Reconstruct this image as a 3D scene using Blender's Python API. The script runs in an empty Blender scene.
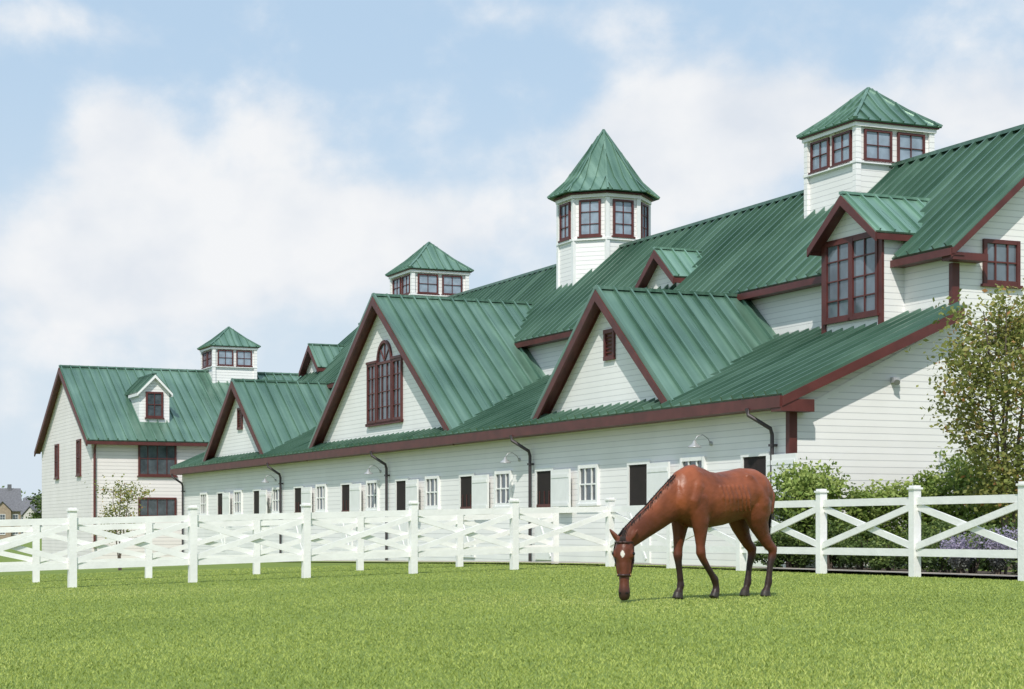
import bpy, bmesh, math, random
import numpy as np
from mathutils import Vector, Matrix, noise
random.seed(7); rng = np.random.default_rng(11)
V = Vector
SC = bpy.context.scene
COL = SC.collection
F = 1911.0; CAMZ = 0.77
XC, YC = 5.877, 40.4
CY, SY = 0.9133, 0.4072
ANG = math.atan2(SY, CY)

# ------------------------------------------------------------------ helpers
def tag(o, label=None, cat=None, group=None, kind=None):
    if label: o['label'] = label
    if cat: o['category'] = cat
    if group: o['group'] = group
    if kind: o['kind'] = kind
    return o

def empty(name, loc, rz=0.0):
    o = bpy.data.objects.new(name, None); COL.objects.link(o)
    o.location = loc; o.rotation_euler = (0, 0, rz); o.empty_display_size = .3
    return o

def world(s, u, z=0.0):
    return V((XC + CY*s - SY*u, YC + SY*s + CY*u, z))

class MB:
    def __init__(self, off=(0, 0, 0)):
        self.v = []; self.f = []; self.m = []; self.mi = 0; self.off = V(off)
    def add(self, vs, fs):
        b = len(self.v)
        self.v += [V(p) - self.off for p in vs]
        for f in fs:
            self.f.append([b+i for i in f]); self.m.append(self.mi)
    def box(self, lo, hi):
        x0, y0, z0 = lo; x1, y1, z1 = hi
        self.add([(x0,y0,z0),(x1,y0,z0),(x1,y1,z0),(x0,y1,z0),(x0,y0,z1),(x1,y0,z1),(x1,y1,z1),(x0,y1,z1)],
                 [(0,3,2,1),(4,5,6,7),(0,1,5,4),(1,2,6,5),(2,3,7,6),(3,0,4,7)])
    def obox(self, c, H, O, hw, ho, hz):
        c = V(c); Z = V((0,0,1)); vs = []
        for dz in (-hz, hz):
            for a, b in ((-1,-1),(1,-1),(1,1),(-1,1)):
                vs.append(c + H*(a*hw) + O*(b*ho) + Z*dz)
        self.add(vs, [(0,3,2,1),(4,5,6,7),(0,1,5,4),(1,2,6,5),(2,3,7,6),(3,0,4,7)])
    def bar(self, p, q, w, h, up=V((0,0,1))):
        p = V(p); q = V(q); d = (q-p).normalized(); a = d.cross(up).normalized(); n = a.cross(d).normalized()
        vs = []
        for c in (p, q):
            for i, j in ((-1,-1),(1,-1),(1,1),(-1,1)):
                vs.append(c + a*(i*w/2) + n*(j*h/2))
        self.add(vs, [(0,3,2,1),(4,5,6,7),(0,1,5,4),(1,2,6,5),(2,3,7,6),(3,0,4,7)])
    def prism(self, pts, ext):
        n = len(pts); ext = V(ext); pts = [V(p) for p in pts]
        self.add(pts + [p+ext for p in pts],
                 [tuple(range(n))[::-1], tuple(range(n, 2*n))] + [(i,(i+1)%n,n+(i+1)%n,n+i) for i in range(n)])
    def tube(self, path, r, n=8):
        path = [V(p) for p in path]; rs = r if isinstance(r, (list, tuple)) else [r]*len(path)
        vs = []; fs = []
        for i, p in enumerate(path):
            t = (path[min(i+1, len(path)-1)] - path[max(i-1, 0)]).normalized()
            ref = V((0,0,1)) if abs(t.z) < .9 else V((1,0,0))
            a = t.cross(ref).normalized(); b = t.cross(a)
            for k in range(n):
                an = 2*math.pi*k/n
                vs.append(p + a*math.cos(an)*rs[i] + b*math.sin(an)*rs[i])
        for i in range(len(path)-1):
            for k in range(n):
                fs.append((i*n+k, i*n+(k+1)%n, (i+1)*n+(k+1)%n, (i+1)*n+k))
        fs.append(tuple(range(n))[::-1]); fs.append(tuple(range((len(path)-1)*n, len(path)*n)))
        self.add(vs, fs)
    def ell(self, st, side=V((0,1,0)), n=20):
        """stations (point, half width, half height), rings square to the path"""
        vs = []; fs = []; P = [V(s[0]) for s in st]
        for i, s in enumerate(st):
            t = (P[min(i+1, len(P)-1)] - P[max(i-1, 0)]).normalized()
            a = (side - t*side.dot(t)).normalized(); b = a.cross(t).normalized()
            for k in range(n):
                an = 2*math.pi*k/n
                vs.append(P[i] + a*math.cos(an)*s[1] + b*math.sin(an)*s[2])
        for i in range(len(st)-1):
            for k in range(n):
                fs.append((i*n+k, i*n+(k+1)%n, (i+1)*n+(k+1)%n, (i+1)*n+k))
        fs.append(tuple(range(n))[::-1]); fs.append(tuple(range((len(st)-1)*n, len(st)*n)))
        self.add(vs, fs)
    def build(self, name, mats, parent=None, label=None, smooth=False, recalc=True):
        me = bpy.data.meshes.new(name); me.from_pydata(self.v, [], self.f)
        if not isinstance(mats, (list, tuple)): mats = [mats]
        for m in mats: me.materials.append(m)
        if len(mats) > 1:
            for p, mi in zip(me.polygons, self.m): p.material_index = mi
        if recalc:
            bm = bmesh.new(); bm.from_mesh(me); bmesh.ops.recalc_face_normals(bm, faces=bm.faces); bm.to_mesh(me); bm.free()
        if smooth:
            for p in me.polygons: p.use_smooth = True
        o = bpy.data.objects.new(name, me); COL.objects.link(o)
        if parent: o.parent = parent
        if label: o['label'] = label
        return o

# ------------------------------------------------------------------ materials
def newmat(name):
    m = bpy.data.materials.new(name); m.use_nodes = True
    nt = m.node_tree; b = nt.nodes['Principled BSDF']
    return m, nt, b
def N(nt, t, **k):
    n = nt.nodes.new(t)
    for a, b in k.items(): setattr(n, a, b)
    return n
def L(nt, a, b): nt.links.new(a, b)
def ramp(nt, fac, stops):
    r = N(nt, 'ShaderNodeValToRGB'); L(nt, fac, r.inputs[0])
    el = r.color_ramp.elements
    while len(el) < len(stops): el.new(.5)
    for e, (p, c) in zip(el, stops): e.position = p; e.color = (*c, 1)
    return r.outputs[0]
def plain(name, c, rough=.6, metal=0.0, var=.15, scale=3.0, bump=0.0, bscale=40, spec=.5):
    m, nt, b = newmat(name)
    tc = N(nt, 'ShaderNodeTexCoord'); no = N(nt, 'ShaderNodeTexNoise')
    no.inputs['Scale'].default_value = scale; no.inputs['Detail'].default_value = 3
    L(nt, tc.outputs['Object'], no.inputs['Vector'])
    lo = tuple(x*(1-var) for x in c); hi = tuple(min(1, x*(1+var)) for x in c)
    L(nt, ramp(nt, no.outputs[0], [(.3, lo), (.7, hi)]), b.inputs['Base Color'])
    b.inputs['Roughness'].default_value = rough; b.inputs['Metallic'].default_value = metal
    b.inputs['Specular IOR Level'].default_value = spec
    if bump:
        n2 = N(nt, 'ShaderNodeTexNoise'); n2.inputs['Scale'].default_value = bscale; n2.inputs['Detail'].default_value = 1
        L(nt, tc.outputs['Object'], n2.inputs['Vector'])
        bp = N(nt, 'ShaderNodeBump'); bp.inputs['Strength'].default_value = bump; bp.inputs['Distance'].default_value = .02
        L(nt, n2.outputs[0], bp.inputs['Height']); L(nt, bp.outputs[0], b.inputs['Normal'])
    return m
def siding(name, c, pitch=.145):
    m, nt, b = newmat(name)
    tc = N(nt, 'ShaderNodeTexCoord'); sp = N(nt, 'ShaderNodeSeparateXYZ'); L(nt, tc.outputs['Object'], sp.inputs[0])
    dv = N(nt, 'ShaderNodeMath', operation='DIVIDE'); L(nt, sp.outputs['Z'], dv.inputs[0]); dv.inputs[1].default_value = pitch
    fr = N(nt, 'ShaderNodeMath', operation='FRACT'); L(nt, dv.outputs[0], fr.inputs[0])
    fl = N(nt, 'ShaderNodeMath', operation='FLOOR'); L(nt, dv.outputs[0], fl.inputs[0])
    inv = N(nt, 'ShaderNodeMath', operation='SUBTRACT'); inv.inputs[0].default_value = 1; L(nt, fr.outputs[0], inv.inputs[1])
    bp = N(nt, 'ShaderNodeBump'); bp.inputs['Strength'].default_value = 1.0; bp.inputs['Distance'].default_value = .012
    L(nt, inv.outputs[0], bp.inputs['Height']); L(nt, bp.outputs[0], b.inputs['Normal'])
    lap_shade = ramp(nt, fr.outputs[0], [(0.0, (1,1,1)), (.86, (1,1,1)), (.94, (.76,.77,.79)), (1.0, (.70,.71,.74))])  # thin shadow under each board's lower edge, painted into the colour
    wn = N(nt, 'ShaderNodeTexWhiteNoise', noise_dimensions='1D'); L(nt, fl.outputs[0], wn.inputs['W'])
    bd = ramp(nt, wn.outputs[0], [(0, tuple(x*.965 for x in c)), (1, c)])
    no = N(nt, 'ShaderNodeTexNoise'); no.inputs['Scale'].default_value = .8; no.inputs['Detail'].default_value = 4
    L(nt, tc.outputs['Object'], no.inputs['Vector'])
    dirt = ramp(nt, no.outputs[0], [(.3, (.93,.93,.925)), (.65, (1,1,1))])
    m1 = N(nt, 'ShaderNodeMixRGB', blend_type='MULTIPLY'); m1.inputs[0].default_value = 1; L(nt, bd, m1.inputs[1]); L(nt, lap_shade, m1.inputs[2])
    m2 = N(nt, 'ShaderNodeMixRGB', blend_type='MULTIPLY'); m2.inputs[0].default_value = 1; L(nt, m1.outputs[0], m2.inputs[1]); L(nt, dirt, m2.inputs[2])
    L(nt, m2.outputs[0], b.inputs['Base Color']); b.inputs['Roughness'].default_value = .55
    return m
def foliage(name, stops, trans=.3, rough=.55):
    m, nt, b = newmat(name)
    at = N(nt, 'ShaderNodeAttribute', attribute_name='tint')
    c = ramp(nt, at.outputs['Fac'], stops)
    L(nt, c, b.inputs['Base Color']); b.inputs['Roughness'].default_value = rough; b.inputs['Specular IOR Level'].default_value = .3
    if trans:
        tr = N(nt, 'ShaderNodeBsdfTranslucent'); L(nt, c, tr.inputs[0])
        mx = N(nt, 'ShaderNodeMixShader'); mx.inputs[0].default_value = trans
        L(nt, b.outputs[0], mx.inputs[1]); L(nt, tr.outputs[0], mx.inputs[2])
        L(nt, mx.outputs[0], nt.nodes['Material Output'].inputs[0])
    return m

M_SIDE = siding('white_clapboard', (.87,.86,.845))
M_SIDEP = siding('warm_white_clapboard', (.85,.80,.785), .17)
M_WHITE = plain('white_trim', (.85,.85,.84), .45, var=.04)
M_MAR = plain('maroon_trim', (.105,.027,.024), .5, var=.2)
def roofmat(name, sc, k=1.0):
    m, nt, b = newmat(name)
    tc = N(nt, 'ShaderNodeTexCoord')
    mp = N(nt, 'ShaderNodeMapping'); mp.inputs['Scale'].default_value = sc; L(nt, tc.outputs['Object'], mp.inputs[0])
    no = N(nt, 'ShaderNodeTexNoise'); no.inputs['Scale'].default_value = 1; no.inputs['Detail'].default_value = 4; L(nt, mp.outputs[0], no.inputs['Vector'])
    n2 = N(nt, 'ShaderNodeTexNoise'); n2.inputs['Scale'].default_value = .4; n2.inputs['Detail'].default_value = 4; L(nt, tc.outputs['Object'], n2.inputs['Vector'])
    a = N(nt, 'ShaderNodeMath', operation='MULTIPLY_ADD'); L(nt, no.outputs[0], a.inputs[0]); a.inputs[1].default_value = .55
    h = N(nt, 'ShaderNodeMath', operation='MULTIPLY'); L(nt, n2.outputs[0], h.inputs[0]); h.inputs[1].default_value = .45; L(nt, h.outputs[0], a.inputs[2])
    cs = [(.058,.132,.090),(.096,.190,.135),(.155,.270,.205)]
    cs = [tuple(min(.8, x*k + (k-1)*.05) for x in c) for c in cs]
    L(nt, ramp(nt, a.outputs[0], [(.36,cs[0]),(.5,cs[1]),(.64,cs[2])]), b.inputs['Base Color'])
    L(nt, ramp(nt, a.outputs[0], [(.4,(.26,.26,.26)),(.6,(.42,.42,.42))]), b.inputs['Roughness'])
    b.inputs['Metallic'].default_value = .3; b.inputs['Specular IOR Level'].default_value = 1.0
    return m
M_ROOF = roofmat('green_metal_roof', (.25, 5.5, .25), .93)
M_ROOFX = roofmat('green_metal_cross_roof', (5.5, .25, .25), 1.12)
M_ROOFGLINT = roofmat('green_metal_roof_glint', (5.5, .25, .25), 1.55)  # sun glint on the dormer roofs, painted as a paler copy of the metal
M_GLASS = plain('window_glass', (.075,.09,.105), .06, 0, var=.4, spec=1.0)
M_PALEGLASS = plain('painted_sky_glass', (.27,.33,.40), .08, 0, var=.25, spec=1.0)  # sky seen through the cupola panes, painted as a pale blue base
M_MIDGLASS = plain('dormer_glass', (.12,.145,.17), .06, 0, var=.5, scale=1.2, spec=1.0)
M_DARK = plain('interior_shade', (.018,.012,.011), .9)
M_PIPE = plain('dark_pipe', (.06,.05,.055), .4, .2)
M_LAMP = plain('grey_lamp', (.45,.46,.47), .35, .3)
M_FENCE = plain('white_fence_paint', (.86,.85,.835), .5, var=.06, scale=2.5, bump=.2, bscale=18)
M_BARK = plain('bark', (.13,.10,.08), .9, var=.3, scale=20, bump=.5)
M_PATH = plain('paving', (.42,.37,.31), .9, var=.2, scale=6, bump=.4)

# ------------------------------------------------------------------ metal roofing
def metal_plane(mb, pts, down, sp=.46, th=.07, rib=(.05,.09), ph=.5):
    pts = [V(p) for p in pts]; n = V((0,0,0))
    for i in range(len(pts)):
        n += pts[i].cross(pts[(i+1) % len(pts)])
    n.normalize()
    if n.z < 0: n = -n
    d = V(down).normalized(); a = n.cross(d).normalized()
    mb.prism([p - n*th for p in pts], n*th)
    ts = [p.dot(a) for p in pts]
    for k in range(math.floor(min(ts)/sp)-1, math.ceil(max(ts)/sp)+1):
        t = (k+ph)*sp; hit = []
        for i in range(len(pts)):
            p, q = pts[i], pts[(i+1) % len(pts)]; tp, tq = p.dot(a), q.dot(a)
            if (tp-t)*(tq-t) < 0: hit.append(p.lerp(q, (t-tp)/(tq-tp)))
        if len(hit) == 2:
            p, q = hit
            if (q-p).length < .08: continue
            mb.bar(p + n*rib[1]/2, q + n*rib[1]/2, rib[0], rib[1], up=n)

def rect_frame(mb, c, H, O, w, h, cols, rows, border, mun):
    Z = V((0,0,1)); c = V(c)
    for s in (-1, 1):
        mb.obox(c + H*(s*(w/2-border/2)) + O*.035, H, O, border/2, .035, h/2)
        mb.obox(c + Z*(s*(h/2-border/2)) + O*.032, H, O, w/2-border, .032, border/2)
    mb.obox(c - Z*(h/2+.03) + O*.05, H, O, w/2+.05, .05, .03)
    for i in range(1, cols):
        mb.obox(c + H*(-w/2 + w*i/cols) + O*.026, H, O, mun/2, .024, h/2-border)
    for j in range(1, rows):
        mb.obox(c + Z*(-h/2 + h*j/rows) + O*.024, H, O, w/2-border, .022, mun/2)

def window(parent, c, H, O, w, h, cols, rows, mat, border=.09, mun=.035, off=(0,0,0), sub=False, name='window', label=None, glass=None):
    glass = glass or M_GLASS
    mb = MB(off); rect_frame(mb, c, H, O, w, h, cols, rows, border, mun)
    if sub:
        mb.mi = 1; mb.obox(V(c)+O*.008, H, O, w/2-.02, .008, h/2-.02)
        return mb.build(name, [mat, glass], parent, label)
    o = mb.build(name, mat, parent, label)
    p = MB(off); p.obox(V(c)+O*.008, H, O, w/2-.02, .008, h/2-.02); p.build('pane', glass, o)
    return o

HU, OS = V((0,1,0)), V((-1,0,0))      # on walls that face the paddock
HS, OU = V((1,0,0)), V((0,-1,0))      # on walls that face along the barn

# ------------------------------------------------------------------ cross gable on the eave
def gable(parent, uc, half, zr, slope, s_wall, s_front, s_back):
    zb = 3.62; za = zr - .14
    hb = (za - zb)/slope
    w = MB(); w.prism([(s_wall,uc-hb,zb),(s_wall,uc+hb,zb),(s_wall,uc,za)], (.12,0,0))
    g = w.build('gable', M_SIDE, parent)
    r = MB()
    for sg in (-1, 1):
        ze = zr - slope*half
        metal_plane(r, [(s_front,uc,zr),(s_back,uc,zr),(s_back,uc+sg*half,ze),(s_front,uc+sg*half,ze)], (0,sg,-slope))
    r.bar((s_front-.01,uc,zr+.01),(s_back,uc,zr+.01), .22, .08)
    r.build('gable_roof', M_ROOFX, g)
    k = MB()
    for sg in (-1, 1):
        n = V((0, sg*slope, 1)).normalized(); dn = V((0, sg, -slope)).normalized()
        ap = V((s_front,uc,zr)) - n*.075 ; L_ = math.hypot(half, half*slope)
        en = ap + dn*L_
        w_ = .24
        k.prism([V((s_front-.03,uc,ap.z)), V((s_front-.03,en.y,en.z)), V((s_front-.03,en.y,en.z-w_)), V((s_front-.03,uc,ap.z-w_*1.15))], (.06,0,0))
        a0 = V((s_front+.035,uc,ap.z-.06)); k.prism([a0, V((s_front+.035,en.y,en.z-.06)), V((s_wall,en.y,en.z-.06)), V((s_wall,uc,ap.z-.06))], (0,0,-.03))
        k.prism([V((s_wall-.03,uc,ap.z-.09)), V((s_wall-.03,en.y,en.z-.09)), V((s_wall-.03,en.y,en.z-.15)), V((s_wall-.03,uc,ap.z-.16))], (.028,0,0))
    k.build('rake_board', M_MAR, g)
    return g

# ------------------------------------------------------------------ dormer (any direction)
def dormer(parent, base, H, I, hw, ze, zr, zb, depth, ov=.3, win=None, off=(0,0,0), name='dormer', wmat=None, trim=True, tmat=None, barge=.19, rmat=None):
    base = V(base); Z = V((0,0,1)); O = -I
    wmat = wmat or M_SIDE; tmat = tmat or M_MAR
    P = lambda h, d, z: base + H*h + I*d + Z*z
    sl = (zr-ze)/(hw+ov*.6)
    w = MB(off)
    top = zr-.1; zs = top - sl*hw
    w.prism([P(-hw,0,zb),P(hw,0,zb),P(hw,0,zs),P(0,0,top),P(-hw,0,zs)], I*(depth*.96))
    d = w.build(name, wmat, parent)
    r = MB(off); ho = hw+ov*.6
    for sg in (-1,1):
        metal_plane(r, [P(0,-ov,zr),P(0,depth,zr),P(sg*ho,depth,ze),P(sg*ho,-ov,ze)], H*sg*ho + Z*(ze-zr), sp=.4, th=.05, rib=(.04,.06))
    r.bar(P(0,-ov-.01,zr+.01),P(0,depth,zr+.01),.16,.06)
    r.build('dormer_roof', rmat or M_ROOFGLINT, d)
    k = MB(off)
    for sg in (-1,1):
        k.prism([P(0,-ov-.03,zr-.055),P(sg*ho,-ov-.03,ze-.055),P(sg*ho,-ov-.03,ze-.055-barge),P(0,-ov-.03,zr-.06-barge*1.2)], I*.05)
        k.prism([P(0,-ov+.02,zr-.12),P(sg*ho,-ov+.02,ze-.12),P(sg*ho,0,ze-.12),P(0,0,zr-.12)], Z*-.03)
        k.obox(P(sg*(ho-.02), depth*.25, ze-.13), H, I, .03, depth*.25+ov, .07)
        if trim: k.obox(P(sg*(hw-.06),-.015,(zb+zs)/2-.05), H, I, .08, .03, (zs-zb)/2+.02)
    if trim:
        k.obox(P(0,-.015,zs-.03), H, I, hw-.15, .028, .07)
    k.build('dormer_trim', tmat, d)
    if win:
        ww, wh, wz, cols, rows = win
        if ww > 1.5:
            for sg in (-1,1): window(d, P(sg*ww*.25,0,wz), H, O, ww*.5, wh, 2, rows, M_MAR, off=off, sub=True, border=.085, mun=.03, glass=M_MIDGLASS)
        else: window(d, P(0,0,wz), H, O, ww, wh, cols, rows, M_MAR, off=off, sub=True)
    return d

# ------------------------------------------------------------------ cupolas
def cupola(parent, s, u, a, zb, ze, za, off=(0,0,0)):
    b = MB(off); b.box((s-a,u-a,zb),(s+a,u+a,ze))
    for sx in (-1,1):
        for sy in (-1,1):
            b.box((s+sx*a-.08,u+sy*a-.08,zb),(s+sx*a+.08,u+sy*a+.08,ze-.01))
    c = b.build('cupola', M_SIDE, parent)
    t = MB(off); A = a+.10
    t.box((s-A,u-A,ze-1.10),(s+A,u+A,ze-1.04))
    A = a+.12; t.box((s-A,u-A,ze-.16),(s+A,u+A,ze-.06))
    t.build('cupola_ledge', M_WHITE, c)
    t = MB(off); A = a+.17
    t.box((s-A,u-A,ze-.058),(s+A,u+A,ze-.01)); t.build('cupola_cornice', M_MAR, c)
    r = MB(off); A = a+.22; P = [V((s-A,u-A,ze)),V((s+A,u-A,ze)),V((s+A,u+A,ze)),V((s-A,u+A,ze))]
    B = A*.55; zm = ze + (za-ze)*.40
    Q = [V((s-B,u-B,zm)),V((s+B,u-B,zm)),V((s+B,u+B,zm)),V((s-B,u+B,zm))]; T = V((s,u,za))
    for i in range(4):
        j = (i+1)%4; dn = (P[i]+P[j])/2 - (Q[i]+Q[j])/2
        metal_plane(r, [P[i],P[j],Q[j],Q[i]], dn, sp=.36, th=.04, rib=(.04,.055))
        metal_plane(r, [Q[i],Q[j],T], (Q[i]+Q[j])/2 - T, sp=.36, th=.04, rib=(.04,.055))
        r.bar(P[i]+V((0,0,.02)), Q[i]+V((0,0,.02)), .08,.06); r.bar(Q[i]+V((0,0,.02)), T, .08,.06)
    r.build('cupola_roof', M_ROOFX, c)
    for H, O in ((HU,OS),(HS,OU),(HU,-OS),(HS,-OU)):
        for sg in (-1,1):
            ctr = V((s,u,ze-.18-.43)) + O*a + H*(sg*a*.45)
            window(c, ctr, H, O, .78*a*.95, .80, 2, 2, M_MAR, border=.055, mun=.022, off=off, sub=True, glass=M_PALEGLASS)
    return c

def octo(parent, s, u, R, zb, ze, za):
    def ring(r, z): return [V((s+r*math.cos(math.pi/8+k*math.pi/4), u+r*math.sin(math.pi/8+k*math.pi/4), z)) for k in range(8)]
    b = MB(); b.prism(ring(R, zb), (0,0,ze-zb)); c = b.build('octagonal_cupola', M_SIDE, parent)
    t = MB(); t.prism(ring(R+.08, ze-1.62), (0,0,.07)); t.prism(ring(R+.10, ze-.2), (0,0,.11))
    for p in ring(R-.02, zb):
        t.box((p.x-.07,p.y-.07,zb),(p.x+.07,p.y+.07,ze-.21))
    t.build('cupola_ledge', M_WHITE, c)
    t = MB(); t.prism(ring(R+.17, ze-.088), (0,0,.06)); t.build('cupola_cornice', M_MAR, c)
    r = MB(); P = ring(R+.38, ze); Q = ring(R*.86, ze+.52); T = V((s,u,za))
    for i in range(8):
        j = (i+1)%8
        metal_plane(r, [P[i],P[j],Q[j],Q[i]], (P[i]+P[j])/2-(Q[i]+Q[j])/2, sp=.36, th=.04, rib=(.035,.05))
        metal_plane(r, [Q[i],Q[j],T], (Q[i]+Q[j])/2-T, sp=.36, th=.04, rib=(.035,.05))
        r.bar(P[i]+V((0,0,.02)),Q[i]+V((0,0,.02)),.07,.06); r.bar(Q[i]+V((0,0,.02)),T,.07,.06)
    r.build('cupola_roof', M_ROOFX, c)
    ap = R*math.cos(math.pi/8)
    for k in range(8):
        an = k*math.pi/4; O = V((math.cos(an),math.sin(an),0)); H = V((-math.sin(an),math.cos(an),0))
        window(c, V((s,u,ze-.88))+O*ap, H, O, .76, 1.22, 2, 3, M_MAR, border=.07, mun=.024, sub=True, glass=M_PALEGLASS)
    return c

# ------------------------------------------------------------------ the barn
barn = empty('barn', (XC, YC, 0), ANG)
tag(barn, 'long white clapboard stable with green standing-seam roofs, three cross gables and three cupolas', 'barn')
SW, WR, WE, ZE, ZR = 4.2, 7.6, 3.85, 7.02, 10.3
LEN, LENU = 51.5, 48.2
sl_low = .445; low = lambda s: 3.67 + sl_low*(s+.45)
w = MB()
for u0, u1 in ((0, .15), (LEN-.15, LEN)):
    w.prism([(0,u0,-.9),(15.2,u0,-.9),(15.2,u0,3.7),(11,u0,5.55),(4.2,u0,5.55),(0,u0,3.7)], (0,u1-u0,0))
for u0, u1 in ((0, .15), (LENU-.15, LENU)):
    w.prism([(4.2,u0,5.552),(11,u0,5.552),(11,u0,7.05),(WR,u0,10.1),(4.2,u0,7.05)], (0,u1-u0,0))
w.box((0,.152,-.9),(.15,LEN-.152,3.7)); w.box((15.05,.152,-.9),(15.2,LEN-.152,3.7))
w.box((4.2,.152,5.3),(4.35,LENU-.152,7.1)); w.box((10.85,.152,5.3),(11.0,LENU-.152,7.1))
w.build('wall', M_SIDE, barn)
r = MB()
metal_plane(r, [(-.45,-.38,3.67),(-.45,LEN+.3,3.67),(4.198,LEN+.3,low(4.198)),(4.198,-.38,low(4.198))], (-1,0,-sl_low))
metal_plane(r, [(15.65,-.38,3.67),(15.65,LEN+.3,3.67),(11.002,LEN+.3,low(4.198)),(11.002,-.38,low(4.198))], (1,0,-sl_low))
r.build('lower_roof', M_ROOF, barn)
r = MB(); su = (ZR-ZE)/(WR-WE)
metal_plane(r, [(WE,-.42,ZE),(WE,LENU+.3,ZE),(WR,LENU+.3,ZR),(WR,-.42,ZR)], (-1,0,-su))
metal_plane(r, [(15.2-WE,-.42,ZE),(15.2-WE,LENU+.3,ZE),(WR,LENU+.3,ZR),(WR,-.42,ZR)], (1,0,-su))
r.bar((WR,-.43,ZR+.02),(WR,LENU+.31,ZR+.02),.28,.09)
r.build('upper_roof', M_ROOF, barn)
t = MB()
t.box((-.49,-.38,3.38),(-.43,LEN+.3,3.62)); t.box((-.43,-.38,3.38),(-.002,LEN+.3,3.42))
t.box((15.63,-.38,3.38),(15.69,LEN+.3,3.62)); t.box((15.202,-.38,3.38),(15.63,LEN+.3,3.42))
t.build('eave_fascia', M_MAR, barn)
t = MB()
t.box((WE-.04,-.42,ZE-.22),(WE+.02,LENU+.3,ZE-.06)); t.box((WE+.02,-.42,ZE-.21),(4.198,LENU+.3,ZE-.17))
t.box((11.35-.02,-.42,ZE-.22),(11.35+.04,LENU+.3,ZE-.06))
t.build('upper_eave_fascia', M_MAR, barn)
t = MB()
for s0, z0, s1, z1 in ((-.45,3.6,4.2,5.66),(15.65,3.6,11,5.66),(WE,ZE-.07,WR,ZR-.07),(11.35,ZE-.07,WR,ZR-.07)):
    t.prism([(s0,-.42,z0),(s1,-.42,z1),(s1,-.42,z1-.23),(s0,-.42,z0-.20)], (0,.05,0))
    t.prism([(s0,-.37,z0-.07),(s1,-.37,z1-.07),(s1,-.002,z1-.07),(s0,-.002,z0-.07)], (0,0,-.03))
t.box((3.9,-.40,ZE-.30),(4.85,-.003,ZE-.14))
t.box((-.47,-.40,3.30),(.35,-.003,3.56))
t.build('rake_board', M_MAR, barn)
t = MB()
t.box((-.03,-.03,-.9),(.16,.12,3.36)); t.build('corner_board', M_MAR, barn)
t = MB(); t.box((4.17,-.03,5.70),(4.36,.10,6.7)); t.build('corner_board', M_MAR, barn)
t = MB()
for s0, z0, s1, z1 in ((.3,3.42,4.15,5.38),):
    t.prism([(s0,-.02,z0),(s1,-.02,z1),(s1,-.02,z1-.12),(s0,-.02,z0-.12)], (0,.018,0))
t.build('frieze_board', M_WHITE, barn)

SG = .10; SFR = -.25
gA = gable(barn, 8.68, 3.93, 6.93, .8, SG, SFR, 4.4)
gB = gable(barn, 25.2, 7.1, 8.62, .70, SG, SFR, 6.0)
gE = gable(barn, 42.3, 4.7, 7.05, .70, SG, SFR, 4.4)
def vent(par, u, z, w_, h_, s=SG):
    mb = MB(); c = V((s,u,z))
    for sg in (-1,1):
        mb.obox(c+HU*(sg*w_/2)+OS*.03, HU, OS, .05, .03, h_/2); mb.obox(c+V((0,0,sg*h_/2))+OS*.034, HU, OS, w_/2+.05, .034, .05)
    mb.obox(c+OS*.006, HU, OS, w_/2, .006, h_/2)
    n = int(h_/.09)
    for i in range(n):
        z0 = z-h_/2+.05+i*(h_-.1)/max(1,n-1)
        mb.bar((s-.02,u-w_/2,z0),(s-.02,u+w_/2,z0),.05,.02, up=V((-.6,0,.8)))
    mb.build('louvre_vent', M_MAR, par)
vent(gA, 8.55, 5.50, .48, .68); vent(gE, 42.2, 5.45, .6, .8)
def arch_window(par, u, z0, s=SG):
    mb = MB()
    for du, w_ in ((-1.21,.88),(0,1.42),(1.21,.88)):
        rect_frame(mb, V((s,u+du,z0+1.0)), HU, OS, w_, 2.0, 2 if w_ < 1 else 3, 4, .085, .03)
    R = .70
    for k in range(12):
        a0, a1 = math.pi*k/12, math.pi*(k+1)/12
        pts = []
        for a, r_ in ((a0,R),(a1,R),(a1,R-.1),(a0,R-.1)):
            pts.append(V((s-.07, u+r_*math.cos(a), z0+2.0+r_*math.sin(a))))
        mb.prism(pts, (.068,0,0))
    for a in (math.pi/4, math.pi/2, 3*math.pi/4):
        mb.bar((s-.025,u,z0+2.0),(s-.025,u+(R-.1)*math.cos(a),z0+2.0+(R-.1)*math.sin(a)),.035,.035, up=V((1,0,0)))
    mb.box((s-.10,u-1.68,z0-.1),(s-.003,u+1.68,z0-.0)); mb.box((s-.09,u-1.68,z0+2.0),(s-.003,u-.67,z0+2.08)); mb.box((s-.09,u+.67,z0+2.0),(s-.003,u+1.68,z0+2.08))
    mb.mi = 1
    mb.box((s-.015,u-1.6,z0+.02),(s-.002,u+1.6,z0+1.98))
    mb.prism([V((s-.016,u+(R-.05)*math.cos(math.pi*k/12),z0+2.0+(R-.05)*math.sin(math.pi*k/12))) for k in range(13)], (.013,0,0))
    mb.build('arched_window', [M_MAR, M_GLASS], par)
arch_window(gB, 24.95, 4.42)

# dormers
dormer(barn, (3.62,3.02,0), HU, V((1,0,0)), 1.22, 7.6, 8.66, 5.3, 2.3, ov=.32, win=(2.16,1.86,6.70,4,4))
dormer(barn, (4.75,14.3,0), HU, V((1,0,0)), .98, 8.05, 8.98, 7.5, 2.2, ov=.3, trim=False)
dormer(barn, (4.75,46.6,0), HU, V((1,0,0)), 1.15, 8.0, 9.1, 7.5, 2.3, ov=.3, trim=False, rmat=M_ROOFX)
cupola(barn, WR, 8.15, 1.15, 8.2, 11.42, 12.60)
cupola(barn, WR, 40.0, 1.2, 8.2, 11.6, 12.9)
octo(barn, WR, 23.8, 1.54, 8.6, 12.15, 14.5)

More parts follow.
